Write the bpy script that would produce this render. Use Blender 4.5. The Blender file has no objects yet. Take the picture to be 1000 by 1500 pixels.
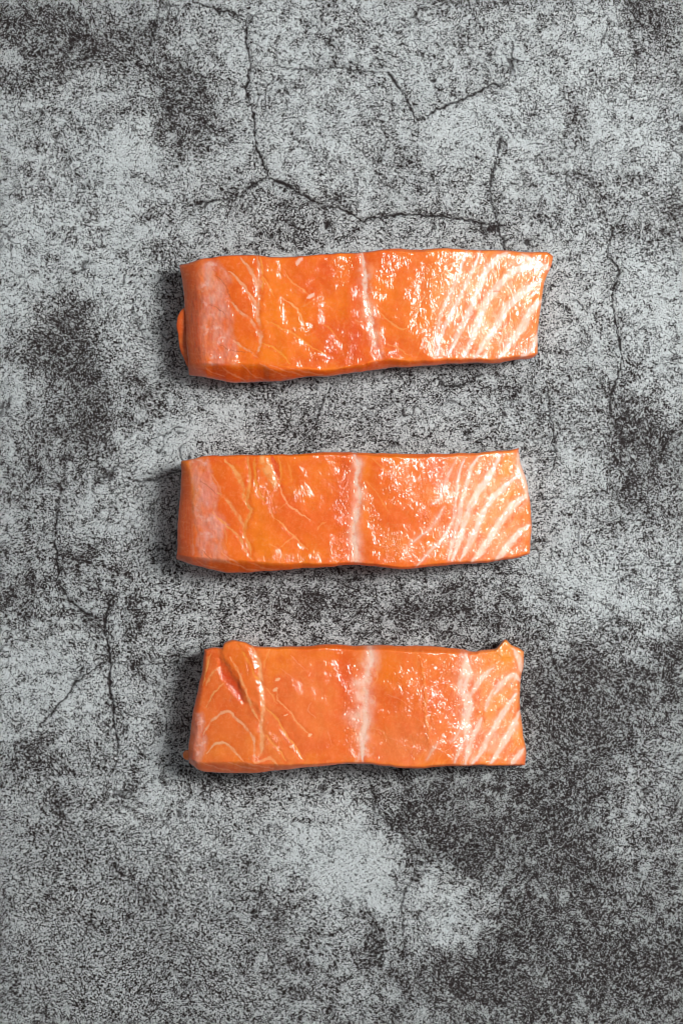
import bpy, math
import numpy as np

# ------------------------------------------------------------------ camera, light, exposure
S = 0.00025            # metres per reference unit (the fillets are about 13 cm long)
H = 1.0                # camera height above the concrete
scene = bpy.context.scene
cd = bpy.data.cameras.new('camera'); cam = bpy.data.objects.new('camera', cd)
scene.collection.objects.link(cam); scene.camera = cam
cam.location = (0, 0, H); cam.rotation_euler = (0, 0, 0)
cd.sensor_fit = 'VERTICAL'; cd.sensor_height = 36.0; cd.lens = 36.0 * H / (1500 * S)
cd.clip_start = 0.02; cd.clip_end = 20

w = bpy.data.worlds.new('World'); scene.world = w; w.use_nodes = True
bg = w.node_tree.nodes['Background']; bg.inputs[0].default_value = (0.93, 0.97, 1.0, 1); bg.inputs[1].default_value = 0.25

def area(name, loc, target, sx, sy, power, col):
    from mathutils import Vector
    l = bpy.data.lights.new(name, 'AREA'); l.shape = 'RECTANGLE'; l.size = sx; l.size_y = sy
    l.energy = power; l.color = col
    o = bpy.data.objects.new(name, l); scene.collection.objects.link(o)
    o.location = loc
    o.rotation_euler = (Vector(target) - Vector(loc)).to_track_quat('-Z', 'Y').to_euler()
    return o
area('softbox_lamp', (0.71, 0.24, 1.08), (0.02, 0.02, 0), 0.33, 0.50, 22.5, (1.0, 0.985, 0.96))

scene.view_settings.view_transform = 'Standard'; scene.view_settings.look = 'None'
scene.cycles.pixel_filter_type = 'BLACKMAN_HARRIS'; scene.cycles.filter_width = 1.05
scene.view_settings.exposure = 0.0; scene.view_settings.gamma = 1.0
E = 1.3                # how bright the light renders a white surface: display colours / E = base colours

# ------------------------------------------------------------------ numeric helpers
rng = np.random.RandomState(7)
PERM = np.concatenate([rng.permutation(1024)] * 2)
GR = rng.uniform(0, 2 * math.pi, 1024)
GX, GY = np.cos(GR), np.sin(GR)
def pnoise(x, y, seed=0):
    x = x + seed * 37.17; y = y - seed * 11.31
    xi = np.floor(x).astype(np.int64); yi = np.floor(y).astype(np.int64)
    xf = x - xi; yf = y - yi
    u = xf * xf * xf * (xf * (xf * 6 - 15) + 10); v = yf * yf * yf * (yf * (yf * 6 - 15) + 10)
    def g(ix, iy, dx, dy):
        k = PERM[(PERM[ix & 1023] + iy) & 1023]
        return GX[k] * dx + GY[k] * dy
    a = g(xi, yi, xf, yf); b = g(xi + 1, yi, xf - 1, yf)
    c = g(xi, yi + 1, xf, yf - 1); d = g(xi + 1, yi + 1, xf - 1, yf - 1)
    return ((a + u * (b - a)) + v * ((c + u * (d - c)) - (a + u * (b - a)))) * 1.5
def fbm(x, y, wl, octv=4, seed=0, gain=0.5):
    o = 0; a = 1; t = 0
    for k in range(octv):
        o = o + a * pnoise(x / wl * 2 ** k, y / wl * 2 ** k, seed + k * 3.7); t += a; a *= gain
    return o / t
def sstep(a, b, x):
    t = np.clip((x - a) / (b - a), 0, 1); return t * t * (3 - 2 * t)
def lin(c):
    c = np.array(c, float) / 255.0
    return np.where(c <= 0.04045, c / 12.92, ((c + 0.055) / 1.055) ** 2.4)
def base(c):
    c = lin(c); k = float(np.clip((c[2] - .02) / .14, 0, 1))       # wet film adds a little white: orange base colours are purer
    c = c * np.array([1.06, 1.0 if c[2] < .03 else (1.05 if c[2] < .2 else .98), .18 + .76 * k])
    return np.clip(c / E, 0, 0.9)
def catmull(pts, n):
    """smooth curve through pts, resampled evenly by arc length"""
    p = np.array(pts, float)
    q = np.vstack([2 * p[0] - p[1], p, 2 * p[-1] - p[-2]])
    out = []
    for i in range(1, len(q) - 2):
        t = np.linspace(0, 1, 24, endpoint=False)[:, None]
        a, b, c, d = q[i - 1], q[i], q[i + 1], q[i + 2]
        out.append(0.5 * (2 * b + (c - a) * t + (2 * a - 5 * b + 4 * c - d) * t ** 2 + (3 * b - a - 3 * c + d) * t ** 3))
    out = np.vstack(out + [p[-1:]])
    s = np.concatenate([[0], np.cumsum(np.hypot(*np.diff(out, axis=0).T))])
    tt = np.linspace(0, s[-1], n)
    return np.stack([np.interp(tt, s, out[:, 0]), np.interp(tt, s, out[:, 1])], 1)
def polydist(x, y, pts, reach):
    """distance to a polyline and the fraction along it"""
    pts = np.array(pts, float)
    L = np.hypot(*np.diff(pts, axis=0).T); cum = np.concatenate([[0], np.cumsum(L)])
    D = np.full(x.shape, 1e6); T = np.zeros(x.shape)
    xf, yf, Df, Tf = x.ravel(), y.ravel(), D.ravel(), T.ravel()
    for i in range(len(L)):
        (ax, ay), (bx, by) = pts[i], pts[i + 1]
        m = np.nonzero((xf > min(ax, bx) - reach) & (xf < max(ax, bx) + reach) & (yf > min(ay, by) - reach) & (yf < max(ay, by) + reach))[0]
        if not len(m): continue
        px, py = xf[m] - ax, yf[m] - ay
        dx, dy = bx - ax, by - ay
        t = np.clip((px * dx + py * dy) / (L[i] ** 2 + 1e-9), 0, 1)
        d = np.hypot(px - t * dx, py - t * dy)
        better = d < Df[m]
        mm = m[better]; Df[mm] = d[better]; Tf[mm] = (cum[i] + t[better] * L[i]) / cum[-1]
    return Df.reshape(x.shape), Tf.reshape(x.shape)
def polysd(x, y, poly):
    """signed distance to a closed polygon, positive inside"""
    p = np.array(poly, float); q = np.vstack([p, p[:1]])
    d, _ = polydist(x, y, q, 80)
    ins = np.zeros(x.shape, bool)
    for i in range(len(p)):
        (ax, ay), (bx, by) = q[i], q[i + 1]
        if ay == by: continue
        c = ((ay > y) != (by > y)) & (x < (bx - ax) * (y - ay) / (by - ay) + ax)
        ins ^= c
    return np.where(ins, np.minimum(d, 80), -np.minimum(d, 80))
def world(px, py, z):
    k = S * (H - z) / H
    return np.stack([(px - 500) * k, (750 - py) * k, z + 0 * px], -1)

# ------------------------------------------------------------------ mesh helpers
def mesh_from(name, co, quads, attrs, mat, parent=None, extra_polys=(), smooth=True):
    me = bpy.data.meshes.new(name)
    co = np.asarray(co, np.float32); quads = np.asarray(quads, np.int32)
    nq = len(quads); loops = [quads.ravel()]; starts = [np.arange(nq) * 4]; tot = nq * 4; st = []
    for e in extra_polys:
        loops.append(np.asarray(e, np.int32)); st.append(tot); tot += len(e)
    loops = np.concatenate(loops); starts = np.concatenate([starts[0], np.array(st, int)]).astype(np.int32)
    me.vertices.add(len(co)); me.vertices.foreach_set('co', co.ravel())
    me.loops.add(len(loops)); me.loops.foreach_set('vertex_index', loops.astype(np.int32))
    me.polygons.add(len(starts)); me.polygons.foreach_set('loop_start', starts)
    me.update(calc_edges=True); me.validate()
    me.polygons.foreach_set('use_smooth', np.full(len(me.polygons), smooth))
    for k, v in attrs.items():
        v = np.asarray(v, np.float32)
        if v.ndim == 2:
            a = me.attributes.new(k, 'FLOAT_COLOR', 'POINT')
            a.data.foreach_set('color', np.hstack([v, np.ones((len(v), 1), np.float32)]).ravel())
        else:
            a = me.attributes.new(k, 'FLOAT', 'POINT'); a.data.foreach_set('value', v)
    me.materials.append(mat)
    o = bpy.data.objects.new(name, me); scene.collection.objects.link(o)
    if parent: o.parent = parent
    return o
def grid_quads(nu, nv):
    i = np.arange(nv * nu).reshape(nv, nu)
    return np.stack([i[:-1, :-1], i[1:, :-1], i[1:, 1:], i[:-1, 1:]], -1).reshape(-1, 4)

# ------------------------------------------------------------------ material helpers
class NT:
    def __init__(s, name):
        s.m = bpy.data.materials.new(name); s.m.use_nodes = True; s.t = s.m.node_tree
        s.bsdf = s.t.nodes['Principled BSDF']; s.out = s.t.nodes['Material Output']
    def n(s, typ, **kw):
        nd = s.t.nodes.new(typ)
        for k, v in kw.items():
            if k.startswith('_'): setattr(nd, k[1:], v)
        return nd
    def link(s, a, b): s.t.links.new(a, b)
    def val(s, sock, v):
        if isinstance(v, bpy.types.NodeSocket): s.link(v, sock)
        else: sock.default_value = v
    def attr(s, name, out='Fac'):
        nd = s.n('ShaderNodeAttribute'); nd.attribute_name = name; return nd.outputs[out]
    def math(s, op, a, b=0.0, c=None, clamp=False):
        nd = s.n('ShaderNodeMath'); nd.operation = op; nd.use_clamp = clamp
        s.val(nd.inputs[0], a); s.val(nd.inputs[1], b)
        if c is not None: s.val(nd.inputs[2], c)
        return nd.outputs[0]
    def remap(s, v, a, b, c=0.0, d=1.0, smooth=True):
        nd = s.n('ShaderNodeMapRange'); nd.interpolation_type = 'SMOOTHSTEP' if smooth else 'LINEAR'
        s.val(nd.inputs[0], v); s.val(nd.inputs[1], a); s.val(nd.inputs[2], b); s.val(nd.inputs[3], c); s.val(nd.inputs[4], d)
        return nd.outputs[0]
    def noise(s, vec, scale, detail=2, rough=.5, dist=0.0, typ=None):
        nd = s.n('ShaderNodeTexNoise'); nd.inputs['Scale'].default_value = scale
        nd.inputs['Detail'].default_value = detail; nd.inputs['Roughness'].default_value = rough
        nd.inputs['Distortion'].default_value = dist
        s.link(vec, nd.inputs['Vector']); return nd.outputs[0]
    def mix(s, f, a, b, blend='MIX'):
        nd = s.n('ShaderNodeMix'); nd.data_type = 'RGBA'; nd.blend_type = blend
        s.val(nd.inputs[0], f)
        for i, v in ((6, a), (7, b)):
            if isinstance(v, bpy.types.NodeSocket): s.link(v, nd.inputs[i])
            else: nd.inputs[i].default_value = (*v, 1)
        return nd.outputs[2]
    def bump(s, h, strength, dist, normal=None):
        nd = s.n('ShaderNodeBump'); s.val(nd.inputs['Strength'], strength); nd.inputs['Distance'].default_value = dist
        s.link(h, nd.inputs['Height'])
        if normal: s.link(normal, nd.inputs['Normal'])
        return nd.outputs[0]

def concrete_material():
    t = NT('weathered_concrete')
    co = t.n('ShaderNodeTexCoord').outputs['Object']
    stain_vignette = t.attr('stain_vignette'); crack = t.attr('crack')
    g1 = t.noise(co, 1380, 2.0, .62, 1.3)           # grains a millimetre across
    g2 = t.noise(co, 2300, 1.0, .6, .8)           # finer pits
    g3 = t.noise(co, 260, 3.0, .6, .3)            # patchiness
    worm = t.math('ABSOLUTE', t.math('SUBTRACT', t.noise(co, 860, 1.5, .6, .9), .5))      # winding crevices between the grains
    worm = t.math('MINIMUM', t.math('MULTIPLY', worm, 4.2), 1.0)
    h = t.math('ADD', t.math('MULTIPLY', g1, .50), t.math('MULTIPLY', g2, .26))
    h = t.math('ADD', h, t.math('MULTIPLY', worm, .24))
    h = t.math('ADD', h, .052)
    h = t.math('ADD', h, t.math('MULTIPLY', t.math('SUBTRACT', g3, .5), .12))
    thr = t.math('ADD', t.math('MULTIPLY', stain_vignette, .155), .408)
    lo = t.math('SUBTRACT', thr, .034); hi = t.math('ADD', thr, .062)
    f = t.remap(h, lo, hi)
    f = t.math('MULTIPLY', f, t.math('SUBTRACT', 1.0, crack))
    tone = t.noise(co, 60, 4, .6)
    light = t.mix(tone, (.49, .535, .55), (.65, .69, .695))
    light = t.mix(t.remap(t.noise(co, 1300, 1), .3, .7, 0, .45), light, (.30, .32, .325))
    light = t.mix(t.math('MULTIPLY', stain_vignette, .42), light, (.25, .24, .24))
    dark = t.mix(tone, (.016, .0125, .0125), (.042, .034, .034))
    t.link(t.mix(f, dark, light), t.bsdf.inputs['Base Color'])
    t.link(t.remap(f, 0, 1, .85, .62), t.bsdf.inputs['Roughness'])
    t.bsdf.inputs['Specular IOR Level'].default_value = .10
    fl = t.math('MULTIPLY', f, .6)
    hh = t.math('ADD', fl, t.math('MULTIPLY', h, .9))
    t.link(t.bump(hh, 1.0, .0008), t.bsdf.inputs['Normal'])
    return t.m

def flesh_material():
    t = NT('raw_salmon_flesh')
    co = t.n('ShaderNodeTexCoord').outputs['Object']
    col = t.attr('col', 'Color'); crk = t.attr('crinkle'); fat = t.attr('fat')
    f1 = t.noise(co, 700, 3, .6, .6)
    f2 = t.noise(co, 160, 3, .6)
    c = t.mix(t.remap(f2, .35, .7, 0, .30), col, (.95, .80, .6), 'MULTIPLY')
    c = t.mix(t.remap(f1, .45, .75, 0, .22), c, (.80, .30, .11))
    t.link(c, t.bsdf.inputs['Base Color'])
    b = t.bsdf
    b.inputs['Subsurface Weight'].default_value = .28
    b.inputs['Subsurface Radius'].default_value = (1.0, .28, .12)
    b.inputs['Subsurface Scale'].default_value = .0013
    b.inputs['Roughness'].default_value = .5
    b.inputs['Specular IOR Level'].default_value = .12
    b.inputs['Coat Weight'].default_value = .9
    b.inputs['Coat IOR'].default_value = 1.52
    t.link(t.remap(crk, 0, 1, .09, .045), b.inputs['Coat Roughness'])
    # wet crinkled film: ridges a millimetre or so apart, warped
    mp = t.n('ShaderNodeMapping'); mp.inputs['Rotation'].default_value = (0, 0, .35); mp.inputs['Scale'].default_value = (1.0, .5, 1.0)
    t.link(co, mp.inputs['Vector'])
    r = t.noise(mp.outputs[0], 540, 1.6, .5, 1.5)
    r = t.math('ABSOLUTE', t.math('SUBTRACT', r, .5))
    r = t.math('SUBTRACT', 1.0, t.math('MULTIPLY', r, 3.2))
    m = t.noise(mp.outputs[0], 560, 1.0, .5, .9)
    hgt = t.math('ADD', t.math('MULTIPLY', r, .6), t.math('MULTIPLY', m, .8))
    fine = t.noise(co, 1500, 2, .5)
    hgt = t.math('ADD', hgt, t.math('MULTIPLY', fine, .03))
    nrm = t.bump(hgt, t.remap(crk, 0, 1, .10, 1.0, False), .00095)
    t.link(nrm, b.inputs['Coat Normal'])
    t.link(t.bump(hgt, t.remap(crk, 0, 1, .05, .3, False), .0004), b.inputs['Normal'])
    return t.m

MC = concrete_material(); MF = flesh_material()

# ------------------------------------------------------------------ the concrete
def axis(lo, hi, step, far):
    a = np.arange(lo, hi + step, step)
    out = [a]; pre = []; post = []; s = step; x = a[0]; y = a[-1]
    while x > far[0]:
        s = min(s * 1.3, 28.0); x -= s; y += s; pre.append(x); post.append(y)
    return np.concatenate([pre[::-1], a, post])
gx = axis(-50, 1050, 1.42, (-1500,)); gy = axis(-50, 1550, 1.42, (-1500,))
X, Y = np.meshgrid(gx, gy)
wx = X + 44 * fbm(X, Y, 60, 6, 1, .65); wy = Y + 44 * fbm(X, Y, 60, 6, 2, .65)
DARK = [(60,70,85,50,.8),(20,20,60,40,.7),(110,105,55,40,.5),(15,130,40,30,.4),(225,110,55,60,.55),(265,180,45,50,.75),(165,75,40,28,.5),
 (300,140,30,60,.3),(200,40,120,30,.35),(270,212,20,22,.5),(150,185,28,18,.6),(135,275,16,50,.45),(330,278,28,18,.6),(213,312,16,7,.9),(385,300,70,28,.45),
 (395,285,35,16,.4),(130,330,18,40,.45),(420,340,50,30,.35),(260,320,30,20,.3),(100,470,42,34,.75),(75,520,50,40,.8),(115,540,34,22,.7),(135,600,36,50,.85),(75,620,40,60,.4),
 (30,500,30,30,.3),(150,640,30,40,.6),(55,700,45,60,.35),(107,820,15,10,.9),(22,885,40,35,.65),(190,890,22,30,.5),(200,930,18,45,.4),(215,585,28,35,.45),(245,600,40,30,.3),
 (60,1090,30,40,.35),(420,590,30,28,.3),(480,640,90,22,.25),(465,880,80,30,.45),(560,900,120,36,.4),(740,900,80,40,.5),(640,880,60,20,.4),
 (955,35,26,55,.75),(925,15,20,30,.5),(985,40,20,50,.4),(834,165,9,22,.9),(836,190,9,14,.5),(730,270,18,40,.25),(985,290,22,22,.5),(650,260,30,14,.2),(950,350,50,40,.15),
 (905,610,30,24,.7),(935,640,46,34,.6),(915,690,20,40,.6),(975,640,30,40,.45),(950,720,50,40,.3),(988,958,18,14,1.),(972,945,14,8,.7),
 (880,960,110,50,.35),(820,1040,80,70,.45),(940,1060,80,60,.4),(800,1000,60,50,.4),(740,1160,110,26,.35),(860,1120,80,60,.3),
 (590,1195,44,18,.9),(640,1210,50,22,.85),(660,1240,50,18,.75),(690,1268,42,14,.9),(775,1180,46,40,.45),(800,1225,60,44,.7),(860,1265,44,26,.7),(720,1220,40,20,.5),(752,1330,30,40,.6),
 (760,1370,42,30,.8),(700,1420,50,28,.75),(650,1440,50,20,.5),(540,1370,20,30,.75),(552,1400,28,30,.7),(505,1320,10,30,.6),(590,1280,10,40,.6),(600,1340,10,40,.4),
 (880,1410,60,40,.6),(960,1440,60,50,.55),(830,1330,60,60,.35),(930,1300,50,60,.3),(780,1460,70,30,.5),(980,1200,30,80,.3),
 (90,1190,22,34,.75),(75,1215,40,18,.45),(155,1212,9,9,1.),(170,1275,10,12,.9),(143,1255,7,5,.8),(130,1362,16,9,.8),(160,1352,34,12,.35),(385,1330,26,30,.35),(450,1310,20,18,.5),
 (400,1400,60,36,.3),(290,1415,60,30,.25),(40,1130,60,30,.25),(60,1300,60,60,.15),(20,1480,60,40,.3),(470,1480,90,30,.35),(350,1150,60,20,.5),(520,1150,50,24,.5),(640,1150,60,16,.4),(280,1160,30,20,.4)]
LIGHT = [(120,125,42,44,.6),(185,230,80,46,.6),(60,320,90,60,.35),(225,330,70,30,.4),(450,190,70,60,.35),(645,195,36,26,.7),(560,40,120,50,.15),(330,90,40,60,.25),
 (15,90,12,12,.6),(230,660,60,60,.5),(30,560,30,40,.4),(180,400,60,60,.35),(15,430,30,60,.4),(120,740,40,40,.2),(220,1010,40,60,.2),(60,960,60,60,.35),(110,1020,60,40,.3),
 (340,620,70,26,.55),(620,605,120,34,.3),(950,500,46,80,.45),(980,440,30,40,.3),(850,720,50,50,.25),(830,820,60,50,.3),(500,1260,60,50,.7),(455,1300,90,60,.5),(610,1235,14,14,.6),(665,1350,60,46,.55),(640,1300,30,20,.5),
 (580,1310,30,40,.4),(400,1240,60,50,.3),(700,200,90,80,.2),(900,200,90,60,.2),(430,900,26,20,.5),(90,1150,50,20,.2),(710,870,30,20,.2),(880,870,40,30,.2),(900,1190,40,30,.25),(330,1310,70,60,.15),(560,1190,16,12,.3)]
st = 0.25 + 0.34 * fbm(X, Y, 150, 5, 11) + 0.62 * fbm(X, Y, 26, 5, 5, .65)
st = st + 0.13 * sstep(900, 1400, Y) * sstep(450, 800, X) + 0.05 * sstep(200, 800, Y) - .05 * sstep(700, 100, Y)
for (cx, cy, rx, ry, a) in DARK:
    st += a * .53 * np.exp(-(((wx - cx) / rx) ** 2 + ((wy - cy) / ry) ** 2) * 0.9)
for (cx, cy, rx, ry, a) in LIGHT:
    st -= a * .55 * np.exp(-(((wx - cx) / rx) ** 2 + ((wy - cy) / ry) ** 2) * 0.9)
st += .10 * sstep(1180, 1480, Y)  # vignette: darkening towards the bottom edge, painted into the concrete tone
# crusty veins and flaked patches
rdg = 1 - np.abs(fbm(X, Y, 44, 4, 61, .6)) * 5
st += .34 * np.clip(rdg, 0, 1) ** 2 * sstep(-.15, .35, fbm(X, Y, 130, 3, 62))
n9 = fbm(X + 8 * fbm(X, Y, 12, 2, 66), Y, 15, 4, 63, .65)
st += .46 * n9 * (1 - .6 * sstep(420, 150, X) * sstep(1150, 1300, Y)) * (0.5 + sstep(-.3, .4, fbm(X, Y, 170, 3, 64)))
st += .35 * sstep(.1, .5, fbm(X, Y * .16, 9, 3, 65)) * np.exp(-((X - 940) / 45) ** 2 - ((Y - 40) / 70) ** 2)
q = .55 * sstep(520, 250, X) * sstep(1130, 1260, Y); st = st * (1 - q) + .44 * q
st = np.clip(st, -0.15, .84) + .10 * fbm(X, Y, 8, 2, 67)
CR = [([(262,-5),(285,3),(310,12),(335,17),(362,24)],2.2,.9),([(362,24),(360,60),(367,98),(360,130),(371,165),(374,205),(384,236),(393,258)],2.2,.9),
 ([(362,24),(385,18),(400,16)],1.5,.5),([(393,258),(372,268),(350,286),(330,291),(305,294),(285,299)],2.2,.9),
 ([(393,258),(420,270),(442,284),(468,297),(500,306),(532,324)],2.4,.95),([(532,324),(550,316),(600,313),(650,316),(690,322),(727,331)],2.6,.9),
 ([(235,-5),(231,25),(226,48),(219,68)],1.8,.7),([(219,68),(225,90),(231,110)],1.3,.4),([(368,98),(410,97),(440,101),(500,99),(530,104),(565,104)],1.4,.6),
 ([(565,104),(578,120),(590,135),(600,155),(612,177)],2.0,.8),([(612,177),(640,160),(668,150),(690,139),(708,128),(723,121),(735,128)],2.1,.85),
 ([(735,195),(727,230),(719,262),(718,290),(726,318),(730,335)],1.8,.75),([(727,331),(738,350),(737,362),(742,376)],2.3,.8),
 ([(120,50),(100,70),(85,75)],2,.5),([(125,47),(108,62),(95,80)],1.5,.5),([(740,0),(752,25),(762,42)],1.4,.4),([(895,28),(885,50),(878,68)],1.5,.6),
 ([(830,255),(828,270),(845,262),(862,258)],1.5,.5),([(835,225),(840,238)],1.4,.4),([(918,315),(900,330),(893,352),(888,370)],1.8,.7),([(888,370),(908,396),(897,430),(899,460),(905,495),(912,528),(903,552),(892,590),(895,615)],2.3,.8),
 ([(848,405),(880,400),(905,402)],1.4,.5),([(800,558),(803,580),(806,610),(812,640),(813,672),(806,690)],1.7,.7),([(695,648),(712,640),(745,645),(780,644),(811,638)],1.6,.7),
 ([(640,553),(652,566),(672,565),(690,558),(706,545)],1.9,.75),([(489,557),(474,585),(466,605),(462,625),(452,648),(446,664)],1.8,.7),([(428,588),(440,600),(455,611),(464,617)],1.5,.55),
 ([(66,585),(78,610),(92,645)],1.6,.45),([(94,700),(88,730),(82,765),(81,800),(85,840),(92,868),(108,886),(128,900),(154,911)],2.5,.9),([(95,640),(98,665),(94,700)],1.6,.5),
 ([(178,866),(160,880),(155,905),(153,925),(160,952),(161,990),(164,1030),(167,1060),(174,1092)],2.6,.95),([(174,1092),(172,1110),(165,1130)],1.4,.5),
 ([(158,965),(135,983),(110,1002),(92,1028),(70,1050),(55,1070)],2.0,.8),([(84,850),(55,857),(30,857),(-5,865)],1.6,.7),([(130,770),(70,765)],1.,.25),
 ([(195,706),(225,702),(250,694),(270,689)],1.8,.7),([(162,972),(205,975),(240,972),(275,966),(300,958)],1.6,.6),([(230,1120),(260,1122),(300,1120),(320,1145)],1.4,.5),
 ([(180,1350),(198,1341),(213,1322),(221,1320)],1.6,.6),([(205,1313),(220,1320),(232,1328),(247,1339)],2.0,.7),([(167,1262),(172,1277),(188,1285)],2.6,.8),
 ([(540,1140),(546,1165),(556,1190),(575,1215),(600,1228),(611,1252),(607,1285),(592,1305),(588,1330),(590,1370),(596,1400)],2.0,.6),([(368,1316),(385,1318),(410,1350)],1.6,.45),
 ([(838,0),(842,30),(840,60)],1.2,.35),([(930,-5),(932,60)],1.2,.4),([(800,870),(860,872),(905,900),(910,940)],1.3,.4),([(970,900),(1005,902)],1.3,.4),([(432,330),(433,370)],1.6,.5),
 ([(545,1350),(520,1340),(500,1310)],1.8,.4),([(455,650),(470,655),(500,648)],1.3,.4),([(590,0),(600,30),(640,60)],1.,.2),([(770,260),(765,285),(775,310)],1.3,.35)]
for sd, wl in ((71, 150), (72, 95)):                 # hairline cracks between the larger ones
    r = np.abs(fbm(X + 6 * fbm(X, Y, 14, 3, sd + 5), Y + 6 * fbm(X, Y, 14, 3, sd + 6), wl, 3, sd, .45)) * wl
    HAIR = (1 - sstep(.5, 1.7, r)) * sstep(.02, .28, fbm(X, Y, 110, 3, sd + 2)) * sstep(-.35, .25, fbm(X, Y, 20, 2, sd + 3)) if sd == 71 else np.maximum(HAIR, (1 - sstep(.4, 1.4, r)) * sstep(.1, .35, fbm(X, Y, 110, 3, sd + 2)))
jx = X + 3.2 * fbm(X, Y, 18, 2, 21) + 2.6 * fbm(X, Y, 6, 2, 23); jy = Y + 3.2 * fbm(X, Y, 18, 2, 22) + 2.6 * fbm(X, Y, 6, 2, 24)
crack = .8 * HAIR; vary = fbm(X, Y, 14, 3, 31)
for pts, wd, a in CR:
    d, t = polydist(jx, jy, pts, 14)
    hw = wd * .78 * (0.35 + 1.5 * np.clip(vary + .35, 0, 1)) * np.clip(np.minimum(t, 1 - t) * 9 + .35, 0, 1)
    crack = np.maximum(crack, min(1, a * 1.2) * (1 - sstep(hw * .4, hw * 1.15, d)))
    st += a * .13 * np.exp(-(d / 8.0) ** 2)
pits = [(479,328,4,7,1.),(268,234,3,3,.8),(634,117,5,4,.9),(716,78,4,4,.8),(735,205,2,4,.6),(772,353,5,5,.9),(738,607,4,4,.9),(830,450,5,4,.7),(395,587,3,3,.5),(770,656,4,3,.7),(752,400,3,3,.5),
        (363,1264,2.5,2.5,.9),(938,1311,4,4,.8),(262,1192,5,8,.7),(600,1150,3,3,.5),(878,1330,3,2,.5),(820,310,3,3,.5),(756,883,6,4,.6),(560,420,3,3,.6),(835,1080,4,3,.6),(105,395,3,3,.5),(700,30,3,3,.5)]
for (cx, cy, rx, ry, a) in pits:
    q = np.hypot((jx - cx) / rx, (jy - cy) / ry); crack = np.maximum(crack, a * (1 - sstep(.6, 1.1, q)))
zg = -.0006 * crack + .00022 * fbm(X, Y, 9, 3, 41) + .0006 * fbm(X, Y, 120, 3, 42) - .0009 - .0001 * np.clip(st, 0, 1)
gco = np.stack([(X - 500) * S, (750 - Y) * S, zg], -1).reshape(-1, 3)
ground = mesh_from('concrete_surface', gco, grid_quads(len(gx), len(gy)), {'stain_vignette': np.clip(st, -.15, 1.15).ravel(), 'crack': crack.ravel()}, MC)
ground['kind'] = 'structure'
ground['label'] = 'weathered grey concrete surface with dark stains and thin cracks under the fillets'

# ------------------------------------------------------------------ fillets
def zc(x0, y0, k):                       # reading coordinates off an enlarged detail
    return lambda *p: [(x0 + a * k, y0 + b * k) for a, b in p]

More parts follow.
